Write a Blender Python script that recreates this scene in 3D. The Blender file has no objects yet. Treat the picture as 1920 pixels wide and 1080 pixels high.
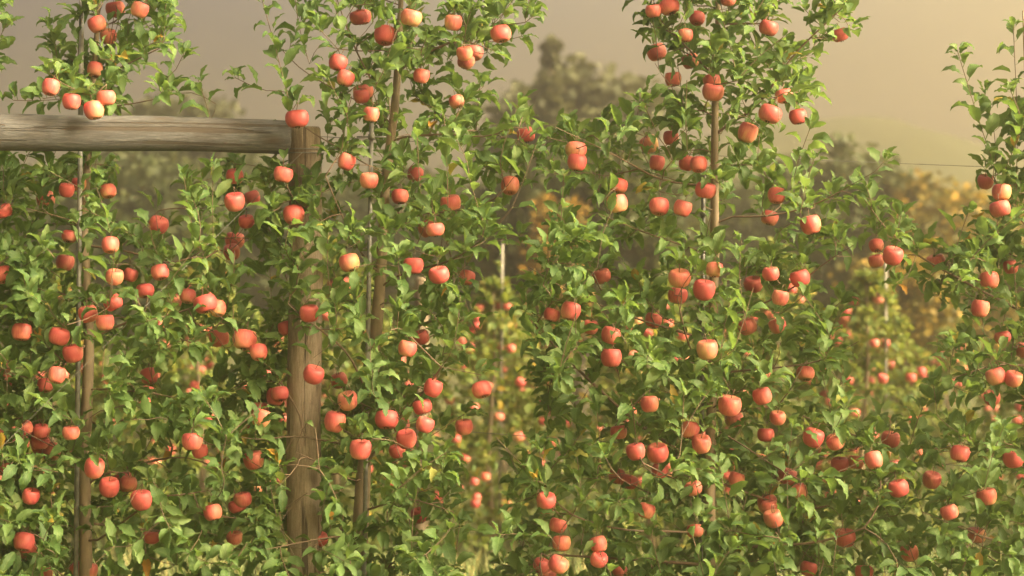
import bpy, math, random
import numpy as np
from mathutils import Vector, Matrix

R = math.radians
S = bpy.context.scene
COL = S.collection
rng = np.random.default_rng(7)
random.seed(7)

# ------------------------------------------------------------------ camera
FPX, CAMY, CAMZ, HORIZ = 3200.0, -6.4, 1.7, 420.0      # focal length in photo pixels, camera place, horizon row
cam_d = bpy.data.cameras.new('camera'); cam = bpy.data.objects.new('camera', cam_d); COL.objects.link(cam)
cam.location = (0, CAMY, CAMZ); cam.rotation_euler = (R(90), 0, 0)
cam_d.sensor_width = 36; cam_d.lens = 60; cam_d.shift_y = -(540 - HORIZ) / 1920
cam_d.clip_start = 0.1; cam_d.clip_end = 3000
cam_d.dof.use_dof = True; cam_d.dof.focus_distance = 6.2; cam_d.dof.aperture_fstop = 2.0
S.camera = cam

# ------------------------------------------------------------------ sky, sun, exposure
SUN_EL, SUN_AZ = R(33), R(110)            # azimuth: clockwise from the view direction (+Y)
w = bpy.data.worlds.new('World'); S.world = w; w.use_nodes = True
nt = w.node_tree
bg = nt.nodes['Background']
sky = nt.nodes.new('ShaderNodeTexSky'); sky.sky_type = 'NISHITA'; sky.sun_disc = False
sky.sun_elevation = SUN_EL; sky.sun_rotation = SUN_AZ
sky.air_density = 1.0; sky.dust_density = 8.0; sky.ozone_density = 0.6; sky.altitude = 100
hsv = nt.nodes.new('ShaderNodeHueSaturation'); hsv.inputs['Saturation'].default_value = 0.55
nt.links.new(sky.outputs[0], hsv.inputs['Color'])
# dusty evening air: golden towards the sun's side of the sky, grey-mauve away from it
geo = nt.nodes.new('ShaderNodeTexCoord'); dp = nt.nodes.new('ShaderNodeVectorMath'); dp.operation = 'DOT_PRODUCT'
nt.links.new(geo.outputs['Generated'], dp.inputs[0]); dp.inputs[1].default_value = (math.sin(SUN_AZ), math.cos(SUN_AZ), 0)
mr = nt.nodes.new('ShaderNodeMapRange'); mr.inputs['From Min'].default_value = -1; nt.links.new(dp.outputs['Value'], mr.inputs['Value'])
tint = nt.nodes.new('ShaderNodeValToRGB'); nt.links.new(mr.outputs[0], tint.inputs[0])
te = tint.color_ramp.elements; te[0].position = .18; te[0].color = (.085, .084, .13, 1); te[1].position = .55; te[1].color = (.98, .73, .35, 1)
e = te.new(.325); e.color = (.37, .315, .28, 1)
mul = nt.nodes.new('ShaderNodeMix'); mul.data_type = 'RGBA'; mul.blend_type = 'MULTIPLY'; mul.inputs[0].default_value = 1
nt.links.new(hsv.outputs[0], mul.inputs[6]); nt.links.new(tint.outputs[0], mul.inputs[7]); nt.links.new(mul.outputs[2], bg.inputs['Color'])
bg.inputs['Strength'].default_value = 0.15
sl = bpy.data.lights.new('sun', 'SUN'); sun = bpy.data.objects.new('sun', sl); COL.objects.link(sun)
sl.energy = 2.9; sl.angle = R(30); sl.color = (1.0, 0.91, 0.66)
sd = Vector((math.sin(SUN_AZ) * math.cos(SUN_EL), math.cos(SUN_AZ) * math.cos(SUN_EL), math.sin(SUN_EL)))
sun.rotation_euler = sd.to_track_quat('Z', 'Y').to_euler(); sun.location = (20, 20, 30)
vs = S.view_settings
S.display_settings.display_device = 'sRGB'
vs.view_transform = 'Standard'; vs.look = 'None'; vs.gamma = 1.0; vs.use_curve_mapping = False
vs.exposure = 2.25
S.render.engine = 'CYCLES'
cy = S.cycles
cy.use_denoising = True; cy.max_bounces = 7; cy.diffuse_bounces = 4; cy.glossy_bounces = 2
cy.transmission_bounces = 4; cy.transparent_max_bounces = 4; cy.volume_bounces = 1
cy.sample_clamp_indirect = 6; cy.caustics_reflective = False; cy.caustics_refractive = False

# ------------------------------------------------------------------ helpers
def P(px, py, Y=0.0):
    """world point that stands at depth Y and shows at photo pixel (px, py)"""
    d = Y - CAMY
    return np.array([(px - 960) / FPX * d, Y, CAMZ - (py - HORIZ) / FPX * d])
def proj(p):
    d = p[..., 1] - CAMY
    return 960 + p[..., 0] / d * FPX, HORIZ - (p[..., 2] - CAMZ) / d * FPX

def tag(o, label=None, cat=None, group=None, kind=None):
    for k, v in (('label', label), ('category', cat), ('group', group), ('kind', kind)):
        if v: o[k] = v
    return o
def empty(name, loc):
    o = bpy.data.objects.new(name, None); COL.objects.link(o); o.location = loc; o.empty_display_size = .1
    return o
def mk(name, me, parent=None, loc=None, mat=None):
    o = bpy.data.objects.new(name, me); COL.objects.link(o)
    if mat and not me.materials: me.materials.append(mat)
    if parent: o.parent = parent
    if loc is not None: o.location = loc
    return o
def mesh_np(name, V, F, mat=None, smooth=True, uv=None, nper=None):
    """V (n,3); F (m,k) one polygon size, or a list of such arrays"""
    me = bpy.data.meshes.new(name)
    Fs = F if isinstance(F, list) else [F]
    V = np.asarray(V, dtype=np.float32)
    me.vertices.add(len(V)); me.vertices.foreach_set('co', V.ravel())
    li = np.concatenate([np.asarray(f, dtype=np.int32).ravel() for f in Fs])
    tot = np.concatenate([np.full(len(f), np.asarray(f).shape[1], dtype=np.int32) for f in Fs])
    st = np.concatenate([[0], np.cumsum(tot)[:-1]]).astype(np.int32)
    me.loops.add(len(li)); me.loops.foreach_set('vertex_index', li)
    me.polygons.add(len(tot)); me.polygons.foreach_set('loop_start', st); me.polygons.foreach_set('loop_total', tot)
    if smooth: me.polygons.foreach_set('use_smooth', np.ones(len(tot), dtype=bool))
    if uv is not None:
        l = me.uv_layers.new(name='UVMap'); l.data.foreach_set('uv', np.asarray(uv, dtype=np.float32)[li].ravel())
    me.update(calc_edges=True); me.validate()
    if mat: me.materials.append(mat)
    return me

class MB:
    def __init__(s): s.v = []; s.q = []; s.t = []; s.n = 0
    def tube(s, pts, rad, n=6, cap=True, wob=0.0):
        pts = np.asarray(pts, float); k = len(pts)
        rad = np.broadcast_to(np.asarray(rad, float), (k,))
        tg = np.gradient(pts, axis=0); tg /= np.linalg.norm(tg, axis=1)[:, None] + 1e-9
        ref = np.array([0, 0, 1.0]) if abs(tg[0][2]) < .8 else np.array([1.0, 0, 0])
        a = np.arange(n) * 2 * math.pi / n
        base = s.n
        for i in range(k):
            u = np.cross(tg[i], ref); u /= np.linalg.norm(u) + 1e-9; v = np.cross(u, tg[i])
            rr = rad[i] * (1 + wob * rng.normal(size=n)) if wob else rad[i]
            s.v.append(pts[i] + (np.cos(a) * rr)[:, None] * u + (np.sin(a) * rr)[:, None] * v)
        s.n += k * n
        i, j = np.meshgrid(np.arange(k - 1), np.arange(n), indexing='ij'); j2 = (j + 1) % n
        s.q.append(np.stack([base + i * n + j, base + i * n + j2, base + (i + 1) * n + j2, base + (i + 1) * n + j], -1).reshape(-1, 4))
        if cap:
            for e, c in ((0, pts[0]), (k - 1, pts[-1])):
                s.v.append(c[None]); m = s.n; s.n += 1
                j = np.arange(n); r0 = base + e * n
                f = np.stack([r0 + j, r0 + (j + 1) % n, np.full(n, m)], -1)
                s.t.append(f if e else f[:, ::-1])
    def box(s, c, h, rot=None):
        c = np.asarray(c, float)
        k = np.array([[x, y, z] for x in (-1, 1) for y in (-1, 1) for z in (-1, 1)], float) * np.asarray(h)
        if rot is not None: k = k @ np.asarray(rot).T
        s.v.append(k + c)
        s.q.append(np.array([[0, 1, 3, 2], [4, 6, 7, 5], [0, 4, 5, 1], [2, 3, 7, 6], [0, 2, 6, 4], [1, 5, 7, 3]]) + s.n); s.n += 8
    def mesh(s, name, mat, smooth=True):
        F = []
        if s.q: F.append(np.concatenate(s.q))
        if s.t: F.append(np.concatenate(s.t))
        return mesh_np(name, np.concatenate(s.v), F, mat, smooth)

# ------------------------------------------------------------------ materials
def newmat(name):
    m = bpy.data.materials.new(name); m.use_nodes = True
    return m, m.node_tree, m.node_tree.nodes['Principled BSDF']
def N(t, kind, **kw):
    n = t.nodes.new(kind)
    for k, v in kw.items(): setattr(n, k, v)
    return n
def ramp(t, stops, src=None):
    n = t.nodes.new('ShaderNodeValToRGB'); e = n.color_ramp.elements
    while len(e) < len(stops): e.new(.5)
    for i, (p, c) in enumerate(stops): e[i].position = p; e[i].color = (*c, 1)
    if src is not None: t.links.new(src, n.inputs[0])
    return n
def mth(t, op, a, b=None, clamp=False):
    n = t.nodes.new('ShaderNodeMath'); n.operation = op; n.use_clamp = clamp
    for i, x in enumerate((a, b)):
        if x is None: continue
        if isinstance(x, (int, float)): n.inputs[i].default_value = x
        else: t.links.new(x, n.inputs[i])
    return n.outputs[0]
def mixc(t, fac, a, b, mode='MIX'):
    n = t.nodes.new('ShaderNodeMix'); n.data_type = 'RGBA'; n.blend_type = mode
    for i, x in ((0, fac), (6, a), (7, b)):
        if isinstance(x, (int, float)): n.inputs[i].default_value = x
        elif isinstance(x, tuple): n.inputs[i].default_value = (*x, 1)
        else: t.links.new(x, n.inputs[i])
    return n.outputs[2]
def noise(t, scale, detail=3, vec=None, rough=.5):
    n = t.nodes.new('ShaderNodeTexNoise'); n.inputs['Scale'].default_value = scale; n.inputs['Detail'].default_value = detail
    n.inputs['Roughness'].default_value = rough
    if vec is not None: t.links.new(vec, n.inputs['Vector'])
    return n
def bump(t, b, h, strength, dist):
    n = t.nodes.new('ShaderNodeBump'); n.inputs['Strength'].default_value = strength; n.inputs['Distance'].default_value = dist
    t.links.new(h, n.inputs['Height']); t.links.new(n.outputs[0], b.inputs['Normal'])

def leaf_material(name, stops, trans, tfac=.42, rough=.58, vein=True):
    m, t, b = newmat(name)
    g = N(t, 'ShaderNodeNewGeometry'); oi = N(t, 'ShaderNodeObjectInfo')
    rnd = mth(t, 'FRACT', mth(t, 'ADD', g.outputs['Random Per Island'], mth(t, 'MULTIPLY', oi.outputs['Random'], 7.31)))
    c = ramp(t, stops, rnd).outputs[0]
    n = noise(t, 60, 2, g.outputs['Position'])
    c = mixc(t, mth(t, 'MULTIPLY', n.outputs[0], .5), c, mixc(t, 1.0, c, (.62, .66, .55), 'MULTIPLY'))
    br_ = noise(t, 45, 3, g.outputs['Position'], .7)
    c = mixc(t, ramp(t, [(.68, (0, 0, 0)), (.73, (.8, .8, .8))], br_.outputs[0]).outputs[0], c, (.15, .09, .035))
    if vein:
        uv = N(t, 'ShaderNodeUVMap'); sp = N(t, 'ShaderNodeSeparateXYZ'); t.links.new(uv.outputs[0], sp.inputs[0])
        d = mth(t, 'ABSOLUTE', mth(t, 'SUBTRACT', sp.outputs[0], .5))
        mid = mth(t, 'SUBTRACT', 1.0, mth(t, 'MULTIPLY', d, 22.0), True)
        wv = mth(t, 'SINE', mth(t, 'ADD', mth(t, 'MULTIPLY', sp.outputs[1], 48.0), mth(t, 'MULTIPLY', d, -30.0)))
        side = mth(t, 'MULTIPLY', mth(t, 'GREATER_THAN', wv, .86), .28)
        c = mixc(t, mth(t, 'MAXIMUM', mth(t, 'MULTIPLY', mid, .6), side), c, (.20, .26, .09))
        bump(t, b, mth(t, 'ADD', wv, mth(t, 'MULTIPLY', mid, -2.0)), .25, .0012)
    t.links.new(c, b.inputs['Base Color'])
    b.inputs['Roughness'].default_value = rough; b.inputs['Specular IOR Level'].default_value = .38
    tr = N(t, 'ShaderNodeBsdfTranslucent')
    t.links.new(mixc(t, .55, c, trans), tr.inputs['Color'])
    mx = N(t, 'ShaderNodeMixShader'); mx.inputs[0].default_value = tfac
    t.links.new(b.outputs[0], mx.inputs[1]); t.links.new(tr.outputs[0], mx.inputs[2])
    t.links.new(mx.outputs[0], t.nodes['Material Output'].inputs['Surface'])
    return m
G1, G2, G3, G4 = (.057, .122, .044), (.080, .162, .050), (.108, .198, .060), (.160, .245, .090)
M_leaf = leaf_material('apple leaf', [(0, G1), (.35, G2), (.75, G3), (.988, G4), (.994, (.42, .30, .04)), (1, (.45, .19, .03))], (.29, .44, .07))
M_leaf2 = leaf_material('apple leaf in back rows', [(0, G2), (.3, (.13, .20, .05)), (.7, (.19, .24, .055)), (.94, (.24, .27, .07)), (1, (.42, .29, .05))], (.36, .40, .05), vein=False)
M_far = leaf_material('dark summer foliage', [(0, (.030, .048, .016)), (.5, (.050, .072, .024)), (1, (.085, .105, .035))], (.16, .18, .04), .25, .6, False)
M_fary = leaf_material('yellowing foliage', [(0, (.07, .08, .02)), (.6, (.13, .125, .03)), (.8, (.30, .21, .03)), (1, (.45, .27, .03))], (.4, .30, .04), .3, .6, False)
M_fero = leaf_material('orange autumn foliage', [(0, (.08, .09, .02)), (.5, (.16, .13, .03)), (.75, (.34, .20, .03)), (1, (.44, .24, .03))], (.5, .28, .04), .3, .6, False)
M_farp = leaf_material('grey green foliage', [(0, (.05, .06, .03)), (1, (.10, .11, .05))], (.18, .18, .06), .25, .6, False)

def bark_material(name, c1, c2, sc=40, st=.5):
    m, t, b = newmat(name)
    tc = N(t, 'ShaderNodeTexCoord'); mp = N(t, 'ShaderNodeMapping'); mp.inputs['Scale'].default_value = (1, 1, .25)
    t.links.new(tc.outputs['Object'], mp.inputs[0])
    n = noise(t, sc, 5, mp.outputs[0], .65); n2 = noise(t, sc * .2, 2, tc.outputs['Object'])
    c = ramp(t, [(.3, c1), (.7, c2)], n.outputs[0]).outputs[0]
    c = mixc(t, mth(t, 'MULTIPLY', n2.outputs[0], .6), c, (.16, .145, .11))
    t.links.new(c, b.inputs['Base Color']); b.inputs['Roughness'].default_value = .8
    bump(t, b, n.outputs[0], st, .004)
    return m
M_bark = bark_material('apple bark', (.15, .105, .072), (.33, .245, .165))
M_twig = bark_material('apple twig bark', (.095, .050, .034), (.17, .10, .065), 90, .3)
M_farbark = bark_material('far bark', (.05, .04, .03), (.10, .085, .06), 6)

def wood_material(name, axis, c1, c2, c3):
    m, t, b = newmat(name)
    tc = N(t, 'ShaderNodeTexCoord')
    def stretched(f):
        mp = N(t, 'ShaderNodeMapping'); s = [1, 1, 1]; s[axis] = f; mp.inputs['Scale'].default_value = s
        t.links.new(tc.outputs['Object'], mp.inputs[0]); return mp.outputs[0]
    n = noise(t, 150, 8, stretched(.10), .8)
    c = ramp(t, [(.30, c1), (.5, c2), (.72, c3)], n.outputs[0]).outputs[0]
    st = noise(t, 9, 6, stretched(.30), .7)                  # weather stains
    c = mixc(t, ramp(t, [(.46, (0, 0, 0)), (.66, (1, 1, 1))], st.outputs[0]).outputs[0], c, mixc(t, 1.0, c, (.50, .44, .38), 'MULTIPLY'))
    cr = noise(t, 48, 3, stretched(.030))                    # drying cracks
    crack = ramp(t, [(.585, (0, 0, 0)), (.62, (1, 1, 1))], cr.outputs[0]).outputs[0]
    c = mixc(t, mth(t, 'MULTIPLY', crack, .8), c, (.045, .034, .026))
    vk = N(t, 'ShaderNodeTexVoronoi'); vk.inputs['Scale'].default_value = 7.0; t.links.new(stretched(.45), vk.inputs['Vector'])
    knot = ramp(t, [(.02, (1, 1, 1)), (.17, (0, 0, 0))], vk.outputs['Distance']).outputs[0]
    c = mixc(t, mth(t, 'MULTIPLY', knot, .85), c, (.06, .042, .03))
    sp_ = noise(t, 260, 2, tc.outputs['Object'])
    c = mixc(t, ramp(t, [(.64, (0, 0, 0)), (.72, (.6, .6, .6))], sp_.outputs[0]).outputs[0], c, (.07, .055, .04))
    t.links.new(c, b.inputs['Base Color']); b.inputs['Roughness'].default_value = .9
    bump(t, b, mth(t, 'SUBTRACT', n.outputs[0], mth(t, 'MULTIPLY', crack, 1.5)), .9, .006)
    return m
M_beam = wood_material('weathered grey wood', 0, (.033, .035, .039), (.088, .091, .099), (.185, .19, .205))
M_post = wood_material('weathered brown wood', 2, (.17, .13, .10), (.31, .25, .20), (.44, .37, .30))
M_post2 = wood_material('pale back row wood', 2, (.13, .10, .075), (.20, .16, .12), (.27, .22, .165))

m, t, b = newmat('galvanised steel'); M_steel = m
n = noise(t, 30, 4, N(t, 'ShaderNodeTexCoord').outputs['Object'])
t.links.new(ramp(t, [(.3, (.11, .11, .11)), (.7, (.24, .24, .235))], n.outputs[0]).outputs[0], b.inputs['Base Color'])
b.inputs['Metallic'].default_value = .3; b.inputs['Roughness'].default_value = .6

m, t, b = newmat('dull zinc'); M_dull = m
n = noise(t, 12, 4, N(t, 'ShaderNodeTexCoord').outputs['Object'])
t.links.new(ramp(t, [(.3, (.14, .135, .12)), (.7, (.26, .25, .23))], n.outputs[0]).outputs[0], b.inputs['Base Color'])
b.inputs['Roughness'].default_value = .7

m, t, b = newmat('apple skin'); M_apple = m
tc = N(t, 'ShaderNodeTexCoord'); oi = N(t, 'ShaderNodeObjectInfo')
sp = N(t, 'ShaderNodeSeparateXYZ'); t.links.new(tc.outputs['Object'], sp.inputs[0])
off = N(t, 'ShaderNodeVectorMath', operation='ADD'); t.links.new(tc.outputs['Object'], off.inputs[0])
cx = N(t, 'ShaderNodeCombineXYZ')
for k in range(3): t.links.new(mth(t, 'MULTIPLY', oi.outputs['Random'], 13.0 + 5 * k), cx.inputs[k])
t.links.new(cx.outputs[0], off.inputs[1])
nb = noise(t, 16, 2, off.outputs[0])
# thin streaks running from stem to calyx
ang = mth(t, 'ARCTAN2', sp.outputs[1], sp.outputs[0])
cs = N(t, 'ShaderNodeCombineXYZ'); t.links.new(mth(t, 'MULTIPLY', ang, 5.0), cs.inputs[0]); t.links.new(mth(t, 'MULTIPLY', sp.outputs[2], 14.0), cs.inputs[1]); t.links.new(mth(t, 'MULTIPLY', oi.outputs['Random'], 40.0), cs.inputs[2])
ns = noise(t, 2.4, 3, cs.outputs[0])
# blush on the side that faces out of the row (local -Y) and on the shoulder
bl = mth(t, 'ADD', mth(t, 'MULTIPLY', sp.outputs[1], -7.0), mth(t, 'MULTIPLY', sp.outputs[2], 5.5))
bl = mth(t, 'ADD', bl, mth(t, 'MULTIPLY', mth(t, 'SUBTRACT', nb.outputs[0], .5), 1.5))
bl = mth(t, 'ADD', bl, mth(t, 'MULTIPLY', mth(t, 'SUBTRACT', ns.outputs[0], .5), .9))
bl = mth(t, 'ADD', bl, mth(t, 'ADD', mth(t, 'MULTIPLY', oi.outputs['Random'], .56), .38))
c = ramp(t, [(.02, (.56, .33, .15)), (.20, (.60, .30, .17)), (.52, (.58, .18, .14)), (.95, (.47, .085, .09))], bl).outputs[0]
vo = N(t, 'ShaderNodeTexVoronoi'); vo.inputs['Scale'].default_value = 190; t.links.new(tc.outputs['Object'], vo.inputs['Vector'])
dots = ramp(t, [(.08, (1, 1, 1)), (.2, (0, 0, 0))], vo.outputs['Distance']).outputs[0]
c = mixc(t, mth(t, 'MULTIPLY', dots, .35), c, (.6, .42, .25))
t.links.new(c, b.inputs['Base Color']); b.inputs['Roughness'].default_value = .48; b.inputs['Specular IOR Level'].default_value = .4
b.inputs['Subsurface Weight'].default_value = 0.0
m, t, b = newmat('apple calyx'); M_calyx = m
n = noise(t, 200, 2, N(t, 'ShaderNodeTexCoord').outputs['Object'])
t.links.new(ramp(t, [(.3, (.05, .035, .02)), (.7, (.13, .09, .05))], n.outputs[0]).outputs[0], b.inputs['Base Color']); b.inputs['Roughness'].default_value = .9

m, t, b = newmat('meadow ground'); M_ground = m
tc = N(t, 'ShaderNodeTexCoord')
n = noise(t, .35, 6, tc.outputs['Object'], .65); n2 = noise(t, 9, 5, tc.outputs['Object'], .7)
c = ramp(t, [(.3, (.060, .085, .025)), (.55, (.105, .125, .035)), (.75, (.17, .16, .06))], n.outputs[0]).outputs[0]
c = mixc(t, mth(t, 'MULTIPLY', n2.outputs[0], .8), c, (.045, .055, .02))
t.links.new(c, b.inputs['Base Color']); b.inputs['Roughness'].default_value = .95; bump(t, b, n2.outputs[0], .8, .05)
m, t, b = newmat('wooded hillside'); M_hill = m
tc = N(t, 'ShaderNodeTexCoord')
n = noise(t, .09, 6, tc.outputs['Object'], .7); n2 = noise(t, .015, 3, tc.outputs['Object'])
c = ramp(t, [(.35, (.035, .050, .018)), (.6, (.075, .085, .03))], n.outputs[0]).outputs[0]
c = mixc(t, ramp(t, [(.5, (0, 0, 0)), (.62, (1, 1, 1))], n2.outputs[0]).outputs[0], c, (.055, .055, .028))
t.links.new(c, b.inputs['Base Color']); b.inputs['Roughness'].default_value = 1.0
m, t, b = newmat('grass blades'); M_grass = m
g = N(t, 'ShaderNodeNewGeometry')
t.links.new(ramp(t, [(0, (.05, .09, .02)), (.6, (.10, .14, .035)), (1, (.26, .22, .08))], g.outputs['Random Per Island']).outputs[0], b.inputs['Base Color']); b.inputs['Roughness'].default_value = .6

# ------------------------------------------------------------------ ground, hill
def smooth(a, b, x):
    t = np.clip((x - a) / (b - a), 0, 1); return t * t * (3 - 2 * t)
def gz(x, y):
    """ground height: level under the front row, falling into a shallow valley behind it"""
    return (-0.55 * smooth(.8, 5.4, y) - 0.6 * smooth(5.4, 11, y) - 1.2 * smooth(11, 24, y)
            + .03 * np.sin(x * 1.7 + y) * smooth(1, 4, np.abs(y) + np.abs(x) * .3))
xs = np.concatenate([np.linspace(-190, -14, 24), np.linspace(-12, 12, 61), np.linspace(14, 190, 24)])
ys = np.concatenate([np.linspace(-55, -9, 8), np.linspace(-8, 24, 81), np.linspace(26, 90, 22), np.linspace(100, 215, 12)])
X, Yg = np.meshgrid(xs, ys); Z = gz(X, Yg)
nx = len(xs); i, j = np.meshgrid(np.arange(len(ys) - 1), np.arange(nx - 1), indexing='ij'); q = i * nx + j
ground = mk('ground', mesh_np('ground', np.stack([X, Yg, Z], -1).reshape(-1, 3), np.stack([q, q + 1, q + nx + 1, q + nx], -1).reshape(-1, 4), M_ground))
tag(ground, 'grassy orchard ground falling away behind the front row of trees', 'ground', kind='structure')

hx = np.linspace(-120, 120, 150); hv = np.linspace(0, 1, 26)
HX, HV = np.meshgrid(hx, hv)
pxs = 960 + hx / 73 * FPX
top = 5.0 * np.exp(-((pxs - 1560) / 620) ** 2) + 1.4 + .36 * np.sin(hx * .15) + .18 * np.sin(hx * .41 + 2)
top = top + .12 * np.sin(hx * .9) + .12 * rng.normal(size=len(hx))
prof = np.sin(hv * math.pi) ** .8
HZ = -2.5 + (top[None] + 1.9) * prof[:, None] + .12 * rng.normal(size=HX.shape) * prof[:, None]
HY = 44 + 46 * HV
q = (np.arange(25)[:, None] * 150 + np.arange(149)[None]).ravel()
hill = mk('hill', mesh_np('hill', np.stack([HX, HY, HZ], -1).reshape(-1, 3), np.stack([q, q + 1, q + 151, q + 150], -1), M_hill))
tag(hill, 'pale wooded hill fading into the haze on the horizon', 'hill', kind='structure')

# ------------------------------------------------------------------ leaves
def leaf_proto(curl, fold, wave, seg=6, width=.50, twist=0.0, pet=True):
    tt = np.linspace(0, 1, seg + 1)
    hw = width * .5 * np.sin(math.pi * np.clip(tt, 0, 1) ** .82) ** .85
    hw[0] = .02; hw[-1] = .012
    th = curl * tt ** 1.3 - .12                              # arching down
    y = np.concatenate([[0], np.cumsum(np.cos(th[:-1]) * np.diff(tt))]); z = np.concatenate([[0], np.cumsum(-np.sin(th[:-1]) * np.diff(tt))])
    V = []; UV = []
    for k in range(seg + 1):
        tw = twist * tt[k]
        for s in (-1, 0, 1):
            x = s * hw[k]
            e = 0 if s == 0 else fold * hw[k] + wave * math.sin(k * 2.1 + s * .8) * hw[k]
            sx, sz = x * math.cos(tw) - e * math.sin(tw), x * math.sin(tw) + e * math.cos(tw)
            jag = 0 if s == 0 or k in (0, seg) else (.020 if k % 2 else -.018) * (1 if seg > 4 else 0)
            V.append((sx + s * jag, y[k] - e * math.sin(-th[k]) * .5, z[k] + sz)); UV.append((.5 + s * hw[k] / width, tt[k]))
    F = []
    for k in range(seg):
        a = k * 3
        F += [(a, a + 1, a + 4, a + 3), (a + 1, a + 2, a + 5, a + 4)]
    V = np.array(V); UV = np.array(UV)
    if pet:                                                  # the stalk: a thin ridge joined to the blade
        V = np.concatenate([V, [(-.016, -.24, .05), (.016, -.24, .05)]]); UV = np.concatenate([UV, [(.5, 0), (.5, 0)]])
        n = len(V); F += [(n - 2, n - 1, 2, 0)]
        V[:, 1] += .24; V[:, 2] -= .05
    return V, np.array(F), UV
PROTO = [leaf_proto(c, f, wv, 8, wd, tw) for c, f, wv, wd, tw in
         [(.5, .45, .18, .46, .15), (1.1, .55, .22, .48, -.25), (1.6, .45, .26, .46, .35), (2.1, .6, .20, .50, .1),
          (.8, .85, .15, .46, -.2), (1.3, .25, .30, .50, .4), (.3, .65, .20, .42, -.4), (1.8, .75, .22, .46, -.3), (2.5, .5, .24, .44, .5), (1.0, .5, .28, .40, -.5)]]
LEAFME = [mesh_np('leaf', v, f, M_leaf, True, uv) for v, f, uv in PROTO]
PROTO_LO = [leaf_proto(c, f, 0, 3, .52, tw, False) for c, f, tw in [(.4, .4, 0), (1.0, .4, .2), (1.5, .5, -.2), (.7, .2, .1)]]

def norm(v): return v / (np.linalg.norm(v, axis=-1, keepdims=True) + 1e-9)
def frames(d, up):
    y = norm(d); z = norm(up - y * np.sum(up * y, -1, keepdims=True)); x = np.cross(y, z)
    return np.stack([x, y, z], -1)                           # columns
def join_leaves(name, protos, var, pos, rot, scl, mat, origin):
    Vs, Fs, Us = [], [], []; n = 0
    for k, (v, f, uv) in enumerate(protos):
        s = var == k
        c = int(s.sum())
        if not c: continue
        A = rot[s] * scl[s][:, None, None]
        VV = np.einsum('nij,vj->nvi', A, v) + pos[s][:, None] - np.asarray(origin)
        FF = f[None] + (np.arange(c) * len(v))[:, None, None] + n
        Vs.append(VV.reshape(-1, 3)); Fs.append(FF.reshape(-1, 4)); Us.append(np.tile(uv, (c, 1))); n += c * len(v)
    return mesh_np(name, np.concatenate(Vs), np.concatenate(Fs), mat, True, np.concatenate(Us))

# ------------------------------------------------------------------ apple meshes
def apple_mesh(el, lob, tap, seg=16, ring=11):
    V = []
    prof = []
    for k in range(ring + 1):
        a = math.pi * k / ring
        r = math.sin(a) ** .86 * (1 - tap * (.5 - .5 * math.cos(a)) )
        z = math.cos(a)
        if z > .55: z = z - .46 * ((z - .55) / .45) ** 3      # stem dimple
        if z < -.72: z = z + .30 * ((-z - .72) / .28) ** 2        # calyx basin
        prof.append((max(r, .001), z * el))
    for r, z in prof:
        for j in range(seg):
            th = 2 * math.pi * j / seg
            rr = r * (1 + lob * math.cos(5 * th) * (.4 - z * .6) + .02 * math.cos(th * 2 + 1))
            V.append((rr * math.cos(th) * .042, rr * math.sin(th) * .042, z * .042))
    F = [(k * seg + j, (k + 1) * seg + j, (k + 1) * seg + (j + 1) % seg, k * seg + (j + 1) % seg) for k in range(ring) for j in range(seg)]
    return mesh_np('apple', V, np.array(F), M_apple)
APPLES = [apple_mesh(.98, .015, .08), apple_mesh(1.05, .012, .12), apple_mesh(.95, .018, .05), apple_mesh(1.02, .015, .14)]
mb = MB(); mb.tube([(0, 0, .016), (.001, 0, .032), (.004, .001, .046), (.006, .002, .058)], [.0016, .0014, .0015, .0024], 5); STEM = mb.mesh('stem', M_twig)
mb = MB()
for k in range(5):
    a = k * 2 * math.pi / 5
    mb.tube([(.004 * math.cos(a), .004 * math.sin(a), -.0275), (.0085 * math.cos(a), .0085 * math.sin(a), -.0315), (.006 * math.cos(a + .3), .006 * math.sin(a + .3), -.037)], [.0022, .002, .0006], 3)
CALYX = mb.mesh('calyx', M_calyx)
def add_apple(tree, c, rad, detail=True, tilt=.35):
    o = mk('apple', random.choice(APPLES), tree)
    s = rad / .042 * random.uniform(.93, 1.06)
    rt = Matrix.Rotation(random.gauss(0, .9), 4, 'Z') @ Matrix.Rotation(random.uniform(-tilt, tilt), 4, 'X') @ Matrix.Rotation(random.uniform(-tilt, tilt), 4, 'Y')
    o.matrix_local = Matrix.Translation(Vector(c) - tree.location) @ rt @ Matrix.Diagonal((s * random.uniform(.94, 1.06), s * random.uniform(.94, 1.06), s * random.uniform(.93, 1.06), 1))
    if detail:
        mk('stem', STEM, o); mk('calyx', CALYX, o)
    return o

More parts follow.
